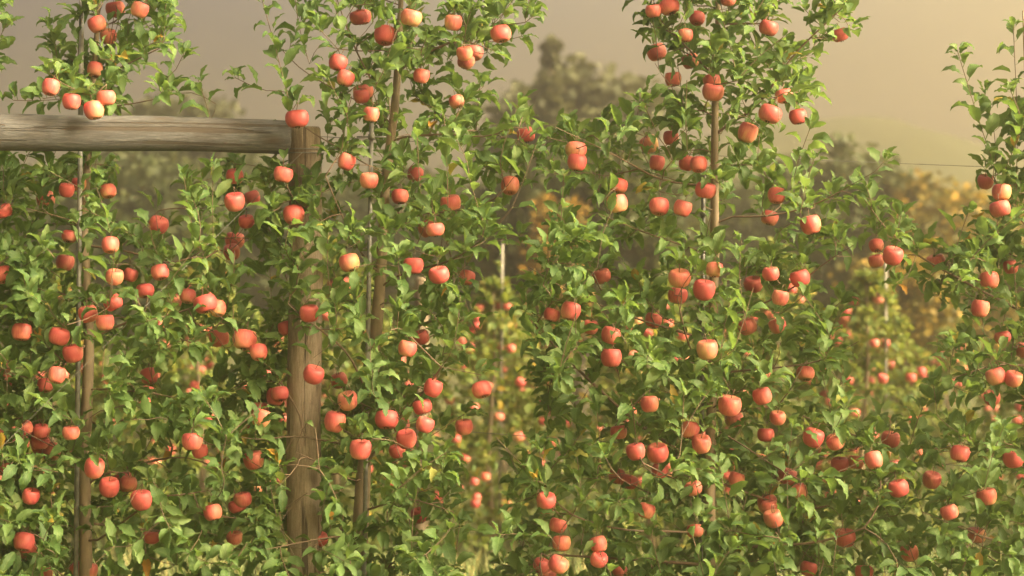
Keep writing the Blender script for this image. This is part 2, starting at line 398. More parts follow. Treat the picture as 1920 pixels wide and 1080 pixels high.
# ------------------------------------------------------------------ branch skeleton of an apple tree
def inpoly(px, py, poly):
    poly = np.asarray(poly, float); ins = np.zeros(len(px), bool); n = len(poly); j = n - 1
    for i in range(n):
        xi, yi = poly[i]; xj, yj = poly[j]
        cond = ((yi > py) != (yj > py)) & (px < (xj - xi) * (py - yi) / (yj - yi + 1e-9) + xi)
        ins ^= cond; j = i
    return ins
def resample(pts, step=.05):
    pts = np.asarray(pts, float); out = [pts[0]]
    for a, c in zip(pts[:-1], pts[1:]):
        k = max(1, int(np.linalg.norm(c - a) / step))
        for i in range(1, k + 1): out.append(a + (c - a) * i / k)
    out = np.array(out)
    if len(out) > 4:
        for _ in range(2): out[1:-1] = .25 * out[:-2] + .5 * out[1:-1] + .25 * out[2:]
    return out
class Skeleton:
    def __init__(s): s.p = []; s.par = []; s.sc = []; s.len = []; s.tip = []
    def add(s, p, par, sc):
        s.p.append(np.asarray(p, float)); s.par.append(par); s.sc.append(sc)
        s.len.append(0 if par < 0 else s.len[par] + np.linalg.norm(s.p[-1] - s.p[par])); return len(s.p) - 1
    def chain(s, pts, par, sc):
        ids = []
        for q in pts: par = s.add(q, par, sc); ids.append(par)
        return ids
    def nearest(s, q):
        A = np.array(s.p); return int(np.argmin(np.linalg.norm(A - q, axis=1)))
    def attach(s, q, g):
        A = np.array(s.p); D = q - A; d = np.linalg.norm(D, axis=1)
        cost = d + .16 * np.array(s.len) + np.where(D[:, 2] < 0, -.25 * D[:, 2], 0)
        k = int(np.argmin(cost)); p0 = A[k]
        pd = norm(p0 - A[s.par[k]]) if s.par[k] >= 0 else np.array([0, 0, 1.0])
        L = d[k]
        c1 = p0 + L * .45 * norm(.35 * pd + .9 * norm(q - p0) + g.normal(size=3) * .18 + np.array([0, 0, -.12]))
        n = max(2, int(L / .045)); ids = []
        tt = np.linspace(0, 1, n + 1)[1:, None]
        pts = (1 - tt) ** 2 * p0 + 2 * tt * (1 - tt) * c1 + tt ** 2 * q
        return k, s.chain(pts, k, s.sc[k])

def build_tree(name, base, trunk, trad, scaff, attract, apples, shoots, seed, protos, hi=True, cull=None,
               leaf_len=(.053, .094), tip_n=(4, 7), step=.024, lmat=None):
    """trunk: points; scaff: list of polylines starting at the trunk; attract: (n,3) points where twigs end;
    apples: list of (centre, radius); shoots: polylines of upright leafy shoots. Returns dict with parts' data."""
    g = np.random.default_rng(seed)
    sk = Skeleton()
    tp = resample(trunk, .06); tr_ids = sk.chain(tp, -1, -1)
    for k, pl in enumerate(scaff):
        pts = resample(pl, .05); par = sk.nearest(pts[0]); sk.chain(pts[1:] if len(pts) > 2 else pts, par, k)
    leafrun = []                                             # runs of nodes that carry leaves
    init = np.array(sk.p)
    items = [(np.asarray(q, float), 'twig') for q in attract] + [(np.asarray(c, float) + [0, 0, r * 1.38], 'spur') for c, r in apples]
    items.sort(key=lambda it: np.linalg.norm(init - it[0], axis=1).min())
    for q, kind in items:
        k, ids = sk.attach(q, g)
        leafrun.append(([k] + ids, kind))
    for pl in shoots:
        pts = resample(pl, .035); k, _ = sk.nearest(pts[0]), 0
        if np.linalg.norm(sk.p[k] - pts[0]) > .05: k, ids0 = sk.attach(pts[0], g); k = ids0[-1]
        ids = sk.chain(pts[1:], k, sk.sc[k]); leafrun.append(([k] + ids, 'shoot'))
    Pn = np.array(sk.p); par = np.array(sk.par)
    # leaves
    lp, ld, lu, ls = [], [], [], []
    for ids, kind in leafrun:
        pts = Pn[ids]; seg = np.linalg.norm(np.diff(pts, axis=0), axis=1); cum = np.concatenate([[0], np.cumsum(seg)]); L = cum[-1]
        st = step * (1.15 if kind == 'shoot' else 1)
        if kind == 'spur': d0 = max(0, L - .03)
        elif kind == 'shoot': d0 = .0
        else: d0 = max(.02, L - .20)
        ang = g.uniform(0, 6.28)
        for dd in np.arange(d0, L, st):
            q = np.array([np.interp(dd, cum, pts[:, a]) for a in range(3)])
            k = min(np.searchsorted(cum, dd, 'right'), len(pts) - 1); tg = norm(pts[k] - pts[k - 1])
            ang += 2.4 + g.normal() * .25
            u = norm(np.cross(tg, [.3, .2, 1] if abs(tg[2]) < .9 else [1, 0, 0])); v = np.cross(tg, u)
            out = u * math.cos(ang) + v * math.sin(ang)
            up = .45 if kind == 'shoot' else .25
            d = out + tg * g.uniform(.25, .8) + np.array([0, 0, up]) + g.normal(size=3) * .22
            lp.append(q); ld.append(d); ls.append(g.uniform(*leaf_len) * (.75 + .35 * min(1, (L - dd) / .08) if kind == 'shoot' else 1))
            lu.append(np.array([0, -.25, 1.0]) + tg * .4 + g.normal(size=3) * .38)
        tg = norm(pts[-1] - pts[-2]); nt_ = int(g.integers(*tip_n)) if kind != 'spur' else 4
        a0 = g.uniform(0, 6.28)
        for k in range(nt_):
            ang = a0 + k * 2.4; u = norm(np.cross(tg, [.2, .9, .3])); v = np.cross(tg, u)
            d = (u * math.cos(ang) + v * math.sin(ang)) * g.uniform(.5, 1.1) + tg * g.uniform(.2, .9) + np.array([0, 0, .35])
            lp.append(pts[-1] - tg * .004 * k); ld.append(d + g.normal(size=3) * .15)
            ls.append(g.uniform(*leaf_len) * (g.uniform(.55, .9) if kind == 'shoot' else g.uniform(.8, 1.05)))
            lu.append(np.array([0, -.2, 1.0]) + g.normal(size=3) * .35)
    lp, ld, lu, ls = np.array(lp), norm(np.array(ld)), np.array(lu), np.array(ls)
    cen = lp + ld * ls[:, None] * .65
    keep = cen[:, 2] > .06 + gz(cen[:, 0], cen[:, 1])
    for c, r in apples:                                      # fruit hangs at the outer face of the crown: few leaves in front of it
        c = np.asarray(c); o = norm(np.array([0, CAMY, CAMZ]) - c); rel = cen - c; al = rel @ o
        lat = np.linalg.norm(rel - al[:, None] * o, axis=1)
        keep &= ~((al > -.01) & (lat < r + .018) & (g.random(len(cen)) < .85))
        keep &= ~(np.linalg.norm(rel, axis=1) < r * .95)
    if cull is not None: keep &= ~cull(cen, g)
    lp, ld, lu, ls, cen = lp[keep], ld[keep], lu[keep], ls[keep], cen[keep]
    rot = frames(ld, lu); var = g.integers(0, len(protos), len(lp))
    # wood radii by the pipe model
    n = len(Pn); acc = np.zeros(n); kids = np.zeros(n, int)
    for i in range(n - 1, -1, -1):
        if acc[i] == 0: acc[i] = .0014 ** 2.3
        if par[i] >= 0: acc[par[i]] += acc[i]
    rad = np.minimum(acc ** (1 / 2.3), .02); 
    sc = np.array(sk.sc)
    woods = {}
    # chains: follow the thickest child
    children = [[] for _ in range(n)]
    for i in range(n):
        if par[i] >= 0: children[par[i]].append(i)
    started = set(tr_ids)
    for i in range(n):
        if i in started: continue
        if par[i] in started or True:
            ch = [par[i], i]; started.add(i); k = i
            while True:
                c = [x for x in children[k] if x not in started]
                if not c: break
                k = max(c, key=lambda x: acc[x]); ch.append(k); started.add(k)
            r = rad[ch].copy(); r[0] = r[1] * 1.1
            woods.setdefault(int(sc[i]), []).append((Pn[ch], r))
    root = empty(name, base)
    b3 = np.asarray(base)
    mb = MB(); tt = np.linspace(0, 1, len(tp)); rr = np.interp(tt, np.linspace(0, 1, len(trad)), trad)
    rr = rr * (1 + .05 * g.normal(size=len(rr)))
    mb.tube(tp - b3, rr, 10 if hi else 7, wob=.03); mk('trunk', mb.mesh('trunk', M_bark), root)
    allw = [] 
    for s, chains in sorted(woods.items()):
        if hi and s >= 0:
            mb = MB()
            for pts, r in chains: mb.tube(pts - b3, r, 6 if r.max() > .005 else 4, cap=False)
            mk('branch', mb.mesh('branch', M_twig), root)
        else: allw += chains
    if allw:
        mb = MB()
        for pts, r in allw: mb.tube(pts - b3, r, 4, cap=False)
        tag(mk('twigs', mb.mesh('twigs', M_twig), root), kind='stuff')
    if hi:
        # the 300 leaves that show largest: frontmost leaf of each small cell of the picture
        px, py = proj(cen); inside = (px > 4) & (px < 1916) & (py > 4) & (py < 1076)
        face = np.abs(np.sum(rot[:, :, 2] * norm(cen - np.array([0, CAMY, CAMZ])), 1)) * ls
        best = {}
        for i in np.nonzero(inside)[0]:
            key = (int(px[i] // 22), int(py[i] // 22))
            if key not in best or cen[i, 1] < cen[best[key], 1]: best[key] = i
        idx = np.array(sorted(best.values(), key=lambda i: -face[i] + .05 * cen[i, 1])[:300], int)
        for i in idx:
            o = mk('leaf', LEAFME[var[i]], root)
            A = Matrix((rot[i] * ls[i]).tolist()).to_4x4(); A.translation = Vector(lp[i] - b3); o.matrix_local = A
        rest = np.ones(len(lp), bool); rest[idx] = False
    else: rest = np.ones(len(lp), bool)
    tag(mk('foliage', join_leaves('foliage', protos, var[rest], lp[rest], rot[rest], ls[rest], lmat or M_leaf, base), root), kind='stuff')
    for c, r in apples: add_apple(root, c, r, True)
    return root, len(lp)

# ------------------------------------------------------------------ the front row (photo pixels -> points at their real depth)
def pl(pts, y0, y1):
    k = len(pts); return [P(x, y, y0 + (y1 - y0) * i / max(1, k - 1)) for i, (x, y) in enumerate(pts)]
BEAM_A, BEAM_B = P(-330, 239, -.62), P(541, 257, -.02)
def cull_front(cen, g):
    px, py = proj(cen); r = g.random(len(cen))
    beam_y = np.interp(px, [-330, 541], [239, 257])
    inb = (px < 548) & (np.abs(py - beam_y) < 42) & (cen[:, 1] < .12 - (548 - px) * .0007)
    inp = (np.abs(px - 567) < 40) & (py > 240) & (cen[:, 1] < .10) & (py < 1080)
    inp &= (py > 590) | ((px < 540) & (py > 430))
    lowp = inp & ((py > 610) & (py < 1000))
    gap = (px > 215) & (px < 335) & (py > 292) & (py < 400)
    tr = np.zeros(len(cen), bool)
    for x0, x1, y0, y1 in ((134, 184, 640, 770), (130, 184, 860, 1080), (654, 704, 868, 965), (690, 734, 520, 640), (732, 760, 120, 260), (1324, 1356, 190, 300), (1306, 1360, 340, 430), (684, 708, 228, 320)):
        tr |= (px > x0 - 14) & (px < x1 + 14) & (py > y0) & (py < y1) & (cen[:, 1] < .06)
    return (tr & (r < .85)) | (inb & (r < .93)) | (inp & (r < .5)) | (lowp & (r < .86)) | (gap & (r < .75))

TREES = [
 dict(label='apple tree mostly cut off by the left edge of the picture', base=P(-150, 1268, 0),
  trunk=[(-150, 1290), (-148, 900), (-140, 500), (-135, 100), (-130, -120)], trad=(.024, .022, .018, .012, .006),
  poly=[[(-330, -100), (0, -60), (15, 40), (12, 90), (-40, 190), (20, 225), (40, 330), (60, 420), (60, 700), (55, 1180), (-330, 1180)]],
  scaff=[([(-140, 480), (-40, 495), (60, 535), (120, 562)], 0, -.25), ([(-145, 700), (-60, 690), (40, 690)], 0, -.3), ([(-148, 900), (-60, 880), (30, 860)], 0, -.2), ([(-138, 230), (-60, 220), (10, 235)], 0, -.5)],
  shoots=[([(-60, 140), (-30, 60), (-5, 10)], -.1, -.15)],
  apples=[(5, 395, 17), (5, 515, 20), (-60, 600, 20), (-80, 330, 20), (8, 716, 11), (-100, 800, 20), (46, 803, 15), (40, 830, 13), (78, 808, 11), (-50, 960, 20), (12, 880, 12)]),
 dict(label='apple tree rising behind the wooden crossbeam with a slim steel stake against its trunk', base=P(165, 1268, 0),
  trunk=[(165, 1290), (162, 1080), (158, 880), (168, 640), (156, 430), (172, 200), (186, 0), (190, -110)], trad=(.026, .023, .022, .021, .018, .014, .010, .006),
  poly=[[(110, -100), (300, -100), (335, 40), (300, 120), (350, 125), (325, 210), (200, 215), (30, 205), (90, 150), (85, 60)],
        [(0, 292), (215, 300), (225, 420), (330, 420), (350, 340), (440, 315), (480, 420), (470, 560), (520, 700), (500, 1180), (20, 1180), (-10, 700), (-20, 430)]],
  scaff=[([(158, 730), (195, 728), (250, 733), (330, 745)], 0, -.12), ([(162, 1025), (205, 1000), (255, 958), (310, 930)], 0, -.25), ([(160, 650), (120, 690), (70, 702)], 0, -.2),
         ([(165, 640), (240, 600), (330, 590), (400, 560)], 0, -.2), ([(158, 460), (240, 470), (330, 500), (380, 470)], 0, -.15), ([(156, 420), (90, 400), (20, 385)], 0, -.2),
         ([(160, 560), (60, 540), (0, 520)], 0, .2), ([(160, 860), (80, 830), (30, 800)], 0, -.2), ([(160, 900), (260, 870), (350, 850), (410, 880)], 0, -.1), ([(176, 150), (240, 120), (300, 90)], 0, -.1),
         ([(172, 205), (280, 190), (360, 165), (405, 195)], -.02, -.15), ([(165, 800), (270, 780), (420, 790)], 0, .25), ([(160, 980), (330, 1000), (470, 1010)], 0, .1)],
  shoots=[([(380, 480), (355, 410), (345, 330)], -.2, -.25), ([(400, 460), (398, 380), (400, 310)], -.15, -.2), ([(395, 225), (385, 190), (372, 150)], -.15, -.15), ([(300, 160), (330, 130), (345, 100)], -.05, -.08),
          ([(300, 460), (292, 400)], 0, 0), ([(440, 640), (436, 560), (440, 470)], -.2, -.2), ([(120, 185), (70, 190), (25, 188)], -.05, -.1), ([(240, 40), (262, -20), (270, -70)], 0, 0), ([(110, 130), (100, 60), (92, 40)], 0, 0),
          ([(250, 720), (240, 650)], -.2, -.2), ([(100, 1000), (95, 920)], -.2, -.2), ([(330, 1060), (340, 980), (335, 920)], -.2, -.25), ([(560, 1060), (520, 980), (505, 900)], -.2, -.25)],
  apples=[(262, 18, 18), (182, 45, 17), (203, 68, 13), (178, 130, 12), (95, 163, 17), (134, 190, 18), (176, 206, 20), (199, 183, 16), (125, 356, 13), (203, 358, 15), (148, 345, 9), (130, 443, 15), (207, 459, 17),
          (215, 519, 16), (245, 515, 15), (300, 510, 17), (272, 545, 13), (165, 588, 20), (212, 567, 16), (197, 604, 17), (41, 622, 18), (111, 630, 19), (137, 662, 20), (107, 703, 18), (85, 722, 13), (133, 811, 18),
          (177, 877, 20), (205, 913, 21), (265, 937, 20), (58, 930, 19), (45, 1015, 20), (399, 960, 18), (360, 827, 20), (375, 846, 16), (385, 569, 21), (408, 578, 18), (352, 555, 15), (459, 636, 22), (485, 660, 18),
          (490, 783, 20), (455, 936, 14), (445, 948, 12), (440, 1008, 15), (440, 378, 19), (462, 415, 14), (285, 1006, 10), (240, 905, 12)]),
 dict(label='apple tree with thick pale trunk standing just right of the wooden post', base=P(676, 1268, .05),
  trunk=[(676, 1290), (676, 1080), (677, 960), (688, 800), (704, 640), (712, 540), (724, 330), (744, 170), (750, 40), (756, -110)], trad=(.034, .031, .030, .028, .025, .023, .019, .016, .012, .006), ty=.05,
  poly=[[(600, 120), (560, 20), (590, -100), (1000, -100), (1000, 50), (920, 120), (930, 200), (1000, 240), (1000, 330), (955, 430), (890, 470), (870, 560), (850, 700), (880, 760), (850, 860), (860, 1180), (470, 1180), (470, 700), (500, 420), (500, 260), (560, 200)]],
  scaff=[([(712, 180), (668, 98), (645, 40), (620, -40)], .03, -.15), ([(747, 92), (690, 97), (640, 95), (600, 84)], .05, -.12), ([(745, 125), (850, 76), (920, 50), (985, 42)], .05, -.1),
         ([(700, 765), (652, 655), (580, 605), (540, 570)], .05, -.25), ([(680, 905), (655, 900), (595, 865), (555, 848)], .05, -.25), ([(684, 842), (620, 828), (550, 815), (480, 828), (400, 806)], .03, -.3),
         ([(680, 880), (735, 800), (800, 728), (842, 668)], .05, -.3), ([(712, 520), (670, 465), (630, 380), (610, 330)], .05, -.2), ([(712, 530), (780, 505), (850, 490), (900, 452)], .05, -.25),
         ([(724, 330), (640, 280), (560, 235), (545, 215)], .05, -.2), ([(730, 260), (830, 250), (930, 260), (980, 220)], .05, -.15), ([(720, 400), (830, 400), (930, 380), (965, 330)], .05, -.2),
         ([(700, 690), (790, 640), (870, 600)], .05, .2), ([(680, 960), (760, 930), (850, 960)], .05, -.2), ([(680, 1000), (600, 1010), (500, 1030)], .05, -.3), ([(735, 220), (650, 180), (560, 130), (500, 60)], .05, .15)],
  shoots=[([(548, 215), (522, 110), (492, 2)], -.2, -.22), ([(500, 170), (470, 160), (440, 145)], -.15, -.15), ([(800, 440), (785, 330), (782, 240)], -.25, -.3), ([(840, 390), (838, 300), (832, 210)], -.15, -.2), ([(960, 390), (985, 330), (1005, 270)], -.2, -.2),
          ([(945, 270), (962, 220), (975, 190)], -.15, -.15), ([(640, 300), (645, 230), (660, 180)], -.2, -.2), ([(770, 1060), (775, 950), (800, 860)], -.3, -.35), ([(700, 40), (690, -20), (685, -80)], 0, 0), ([(860, 80), (870, 10), (880, -40)], 0, 0),
          ([(580, 120), (560, 50), (550, -30)], -.1, -.1), ([(620, 560), (612, 480), (616, 430)], -.25, -.3), ([(520, 420), (505, 340)], -.1, -.1), ([(660, 1080), (650, 1000)], -.3, -.3), ([(590, 1080), (600, 980), (610, 930)], -.25, -.3), ([(850, 1080), (862, 980)], -.2, -.25),
          ([(880, 480), (930, 450), (980, 440)], -.1, -.1), ([(900, 640), (870, 560)], -.1, -.1), ([(985, 42), (1000, 30)], -.1, -.1)],
  apples=[(557, 222, 21), (531, 327, 20), (551, 402, 20), (580, 587, 20), (588, 702, 22), (652, 751, 21), (628, 790, 22), (676, 842, 22), (725, 786, 21), (762, 823, 20), (792, 762, 20), (812, 727, 19), (797, 796, 16), (764, 653, 20), (790, 632, 15),
          (903, 730, 19), (655, 492, 20), (775, 498, 21), (823, 515, 20), (816, 430, 17), (750, 368, 11), (692, 338, 20), (650, 303, 16), (696, 214, 17), (678, 180, 10), (722, 66, 22), (771, 33, 20), (850, 42, 18), (871, 100, 17), (939, 63, 20),
          (634, 117, 17), (648, 146, 16), (790, 142, 17), (856, 190, 10), (535, 615, 13), (525, 738, 15), (440, 330, 13), (600, 1010, 14), (870, 800, 10), (745, 845, 12)]),
 dict(label='tall slender apple tree reaching out both ways in the right half of the picture', base=P(1335, 1268, 0),
  trunk=[(1335, 1290), (1335, 1080), (1330, 900), (1336, 700), (1340, 420), (1340, 220), (1346, 80), (1346, -110)], trad=(.024, .022, .021, .020, .018, .015, .011, .006),
  poly=[[(1185, 20), (1230, -100), (1610, -100), (1600, 60), (1535, 120), (1525, 230), (1450, 260), (1480, 350), (1620, 345), (1660, 370), (1590, 420), (1590, 560), (1580, 700), (1650, 780), (1700, 900), (1720, 1180), (930, 1180), (930, 960), (1000, 860), (1010, 720),
         (985, 600), (960, 500), (1060, 440), (1130, 400), (1120, 330), (1020, 330), (970, 290), (1010, 200), (1100, 215), (1170, 230), (1210, 130)]],
  scaff=[([(1340, 245), (1400, 217), (1440, 180), (1470, 120), (1520, 70), (1590, 5)], 0, -.2), ([(1340, 350), (1240, 340), (1155, 292), (1110, 270), (1040, 238)], 0, -.3), ([(1342, 405), (1440, 408), (1530, 385), (1600, 345), (1640, 322)], 0, -.25),
         ([(1338, 600), (1400, 585), (1490, 540), (1560, 480), (1600, 460)], 0, -.25), ([(1336, 720), (1290, 650), (1270, 560)], 0, -.25), ([(1334, 800), (1396, 836), (1446, 872), (1500, 900)], 0, -.35), ([(1334, 1030), (1410, 1025), (1540, 1018), (1620, 990)], 0, -.3),
         ([(1334, 1000), (1230, 995), (1180, 997), (1070, 970), (930, 820)], 0, -.3), ([(1332, 960), (1250, 890), (1205, 868)], 0, -.3), ([(1338, 640), (1200, 600), (1090, 560), (990, 500)], 0, -.15), ([(1334, 880), (1200, 800), (1080, 690), (985, 590)], 0, -.2),
         ([(1344, 150), (1290, 90), (1240, 40)], 0, -.1), ([(1336, 700), (1450, 690), (1540, 680), (1610, 640)], 0, -.15), ([(1336, 780), (1450, 760), (1560, 800), (1640, 830)], 0, .1), ([(1335, 900), (1500, 960), (1640, 930), (1690, 870)], 0, .05), ([(1335, 1060), (1200, 1050), (1040, 1040)], 0, .1), ([(1340, 480), (1220, 440), (1120, 400)], 0, -.2)],
  shoots=[([(1290, 300), (1285, 220), (1288, 150)], -.2, -.25), ([(1180, 300), (1190, 240), (1200, 190)], -.1, -.1), ([(1235, 130), (1230, 60), (1222, 30)], -.05, -.05), ([(1400, 620), (1385, 520), (1390, 450)], -.3, -.35), ([(1350, 700), (1355, 620), (1370, 560)], -.3, -.3), ([(1480, 1020), (1475, 900), (1485, 800)], -.3, -.35),
          ([(1600, 480), (1560, 440)], -.2, -.2), ([(1690, 900), (1715, 800), (1730, 765)], -.1, -.15), ([(1050, 980), (1020, 900), (1010, 840)], -.25, -.3), ([(1240, 1080), (1220, 1000)], -.3, -.3), ([(1120, 900), (1125, 820), (1118, 760)], -.25, -.3), ([(1060, 760), (1050, 690)], -.2, -.2), ([(1540, 680), (1530, 600)], -.2, -.2),
          ([(1080, 480), (1060, 440)], -.1, -.1), ([(1560, 1080), (1570, 1000)], -.3, -.3), ([(1660, 1080), (1650, 1000)], -.3, -.3), ([(1450, 140), (1400, 60), (1390, 10)], -.1, -.1), ([(1330, 1080), (1380, 1000), (1400, 930)], -.3, -.35), ([(1640, 330), (1660, 300)], -.25, -.25), ([(1120, 500), (1130, 430), (1150, 390)], -.2, -.2)],
  apples=[(1225, 20, 17), (1255, 12, 19), (1307, 34, 11), (1285, 66, 17), (1441, 52, 18), (1365, -2, 16), (1262, 148, 14), (1335, 152, 18), (1337, 172, 21), (1470, 180, 16), (1444, 213, 21), (1402, 248, 21), (1496, 218, 18), (1575, 65, 16), (1080, 281, 20), (1082, 304, 18), (1232, 305, 15), (1258, 258, 10), (1288, 305, 13), (1310, 308, 17), (1323, 356, 20),
          (1157, 381, 21), (1160, 348, 15), (1236, 387, 20), (1280, 390, 16), (1456, 366, 16), (1520, 421, 21), (1443, 408, 15), (1274, 521, 20), (1340, 505, 16), (1320, 543, 20), (1445, 513, 16), (1500, 521, 20), (1463, 558, 18), (1070, 583, 20), (1035, 590, 17), (1107, 613, 14), (1145, 628, 19), (1146, 670, 20), (1326, 655, 21), (1218, 757, 19), (1368, 760, 22),
          (1429, 742, 20), (1458, 783, 13), (1294, 806, 20), (1315, 832, 20), (1192, 846, 20), (1233, 849, 21), (1237, 882, 15), (1160, 810, 14), (1024, 938, 20), (1046, 985, 17), (1053, 1018, 18), (1047, 1058, 20), (1015, 1060, 15), (1122, 1020, 17), (1123, 1049, 17), (1163, 1072, 15), (1212, 957, 18), (1300, 915, 17), (1303, 995, 14), (1450, 972, 18),
          (1443, 950, 13), (1381, 898, 11), (1500, 920, 13), (1525, 820, 20), (1566, 828, 19), (1638, 862, 16), (1605, 866, 13), (1575, 870, 11), (1436, 815, 10), (1458, 610, 11), (1510, 700, 13), (1685, 915, 20), (1705, 1036, 18), (1620, 1072, 18), (1516, 1066, 13)]),
 dict(label='apple tree with tall upright leafy shoots cut off by the right edge of the picture', base=P(1985, 1268, 0),
  trunk=[(1985, 1290), (1975, 900), (1960, 600), (1935, 400), (1925, 200), (1918, 20)], trad=(.024, .021, .017, .012, .006, .003),
  poly=[[(1860, 330), (1980, 100), (2250, -60), (2250, 1180), (1720, 1180), (1740, 900), (1700, 800), (1760, 690), (1800, 600), (1690, 500), (1620, 380), (1660, 390), (1760, 470), (1830, 430)]],
  scaff=[([(1958, 605), (1830, 540), (1720, 480), (1660, 430), (1622, 375)], 0, -.25), ([(1965, 690), (1870, 680), (1800, 705), (1760, 718)], 0, -.25), ([(1940, 440), (1900, 400), (1862, 330)], 0, -.15), ([(1975, 900), (1860, 850), (1780, 800)], 0, -.2), ([(1980, 1040), (1850, 1010), (1730, 960)], 0, -.2), ([(1940, 420), (2060, 330), (2140, 200)], 0, -.1), ([(1970, 760), (2090, 700), (2200, 650)], 0, .1)],
  shoots=[([(1870, 330), (1832, 215), (1795, 95)], -.15, -.18), ([(1868, 340), (1866, 250), (1845, 170)], -.12, -.12), ([(1905, 390), (1908, 230), (1900, 50)], -.1, -.12), ([(1680, 450), (1690, 400)], -.2, -.2), ([(1780, 510), (1800, 440), (1815, 400)], -.2, -.2), ([(1850, 560), (1880, 480), (1870, 430)], -.2, -.2), ([(1640, 400), (1625, 350)], -.25, -.25),
          ([(1720, 480), (1700, 520), (1680, 530)], -.2, -.25), ([(1830, 700), (1850, 640), (1840, 590)], -.2, -.2), ([(1760, 800), (1750, 720)], -.2, -.2), ([(1900, 1080), (1890, 1020)], -.3, -.3), ([(1780, 1080), (1790, 1020)], -.3, -.3), ([(1930, 300), (1955, 180), (1960, 90)], 0, 0)],
  apples=[(1674, 479, 20), (1643, 489, 14), (1643, 460, 12), (1878, 360, 20), (1848, 340, 14), (1875, 391, 19), (1855, 525, 20), (1838, 578, 20), (1867, 705, 21), (1900, 710, 17), (1880, 632, 14), (1895, 500, 15), (1860, 745, 13), (1990, 450, 20), (2050, 620, 20), (1960, 300, 18), (1800, 850, 20), (1850, 930, 20), (1900, 860, 20), (1780, 960, 18)]),
]
for ti, T in enumerate(TREES):
    g = np.random.default_rng(100 + ti)
    ty = T.get('ty', 0)
    pts = []
    for poly in T['poly']:
        pa = np.array(poly, float); lo = pa.min(0); hi_ = pa.max(0)
        area = .5 * abs(np.dot(pa[:, 0], np.roll(pa[:, 1], 1)) - np.dot(pa[:, 1], np.roll(pa[:, 0], 1))) / 500 ** 2
        want = int(area * 205); got = 0
        while got < want:
            x = g.uniform(lo[0], hi_[0], 400); y = g.uniform(lo[1], hi_[1], 400)
            ok = inpoly(x, y, poly)
            for a, c in zip(x[ok], y[ok]):
                if got >= want: break
                hd = np.interp(c, [-60, 300, 600], [.22, .34, .44])
                yy = np.clip(g.normal(0, hd * .62), -hd, hd)
                if a < 600 and 200 < c < 300: continue
                pts.append(P(a, c, yy)); got += 1
    extra = []
    for _ in range(len(pts) // 9):                           # upright new shoots all over the crown
        q = pts[int(g.integers(len(pts)))]; hgt = g.uniform(.10, .24); ln = g.normal(size=2) * .06
        extra.append([q, q + [ln[0] * .4, ln[1] * .4 - .01, hgt * .5], q + [ln[0], ln[1] - .03, hgt]])
    apples = []
    for (x, y, r) in T['apples']:
        hd = np.interp(y, [-60, 300, 600], [.16, .26, .34])
        yy = -g.uniform(.45, 1.0) * hd if r >= 16 else g.uniform(-.3, .3) * hd
        if ti == 1 and 130 < y < 230: yy = -.46 + .0006 * (x - 100)
        rad = min(.047, max(.033, max(r, 16) * 1.02 * (yy - CAMY) / FPX))
        apples.append((P(x, y, yy), rad))
    for _ in range(18):                                      # fruit deep in the crown and on the far face of the row
        c = pts[int(g.integers(len(pts)))].copy(); c[1] = g.uniform(-.05, .4); apples.append((c, g.uniform(.035, .041)))
    root, nl = build_tree('apple_tree', Vector((T['base'][0], T['base'][1], 0)), pl(T['trunk'], ty, ty), T['trad'],
        [pl(*s) for s in T['scaff']], pts, apples, [pl(*s) for s in T['shoots']] + extra, 200 + ti, PROTO, True, cull_front)
    tag(root, T['label'], 'apple tree', 'apple trees of the front row')
    print('tree', ti, 'leaves', nl)

# ------------------------------------------------------------------ trellis: wooden brace, stakes, wires
def log_mesh(name, a, c, ra, rc, mat, n=20, seg=26, wob=.012, along=2):
    """a round timber between two points in its own axes; ends slightly chamfered"""
    g = np.random.default_rng(len(name) * 7 + int(abs(a[2]) * 100))
    a, c = np.asarray(a, float), np.asarray(c, float)
    t = np.concatenate([[0, .004], np.linspace(.01, .99, seg), [.996, 1]])
    pts = a + (c - a) * t[:, None]
    pts += .004 * np.sin(t * 9 + 1)[:, None] * np.array([1, 1, 0 if along == 2 else 1])
    r = ra + (rc - ra) * t; r = r * (1 + .01 * np.sin(t * 23)); r[0] *= .9; r[-1] *= .9
    mb = MB(); mb.tube(pts, r, n, True, wob); return mb.mesh(name, mat)
base = P(567, 1268, 0); base[2] = 0; base[1] = .07
br = tag(empty('trellis_brace', base), 'weathered round wooden post with a thick horizontal crossbeam fixed to its top', 'trellis brace')
top = P(567, 238, .07)
mk('post', log_mesh('post', (0, 0, -.02), (0, 0, top[2]), .068, .062, M_post), br)
A_, B_ = BEAM_A - base, np.array(BEAM_B) - base
ax = Vector(B_ - A_)
mb_ = log_mesh('crossbeam', (-ax.length / 2, 0, 0), (ax.length / 2, 0, 0), .066, .063, M_beam, along=0)
cb = mk('crossbeam', mb_, br)
cb.matrix_local = Matrix.Translation(Vector((A_ + B_) / 2)) @ ax.to_track_quat('X', 'Z').to_matrix().to_4x4()
far_post = np.array([A_[0] - .04, A_[1] - .03, 0])
pp = mk('post', log_mesh('post', (0, 0, -.02), (0, 0, A_[2] + .10), .070, .064, M_post), br, far_post)
mb = MB()
w0, w1 = np.array([0, -.075, top[2] - .10]), far_post + [0, -.08, .30]
mb.tube([w0, w1], .0010, 5); mk('brace_wire', mb.mesh('brace_wire', M_steel), br)
mb = MB()
for z in (top[2] - .10, top[2] - .085): mb.tube([(.072 * math.cos(a), .072 * math.sin(a), z) for a in np.linspace(0, 6.283, 15)], .002, 4, False)
mk('wire_wrap', mb.mesh('wire_wrap', M_steel), br)

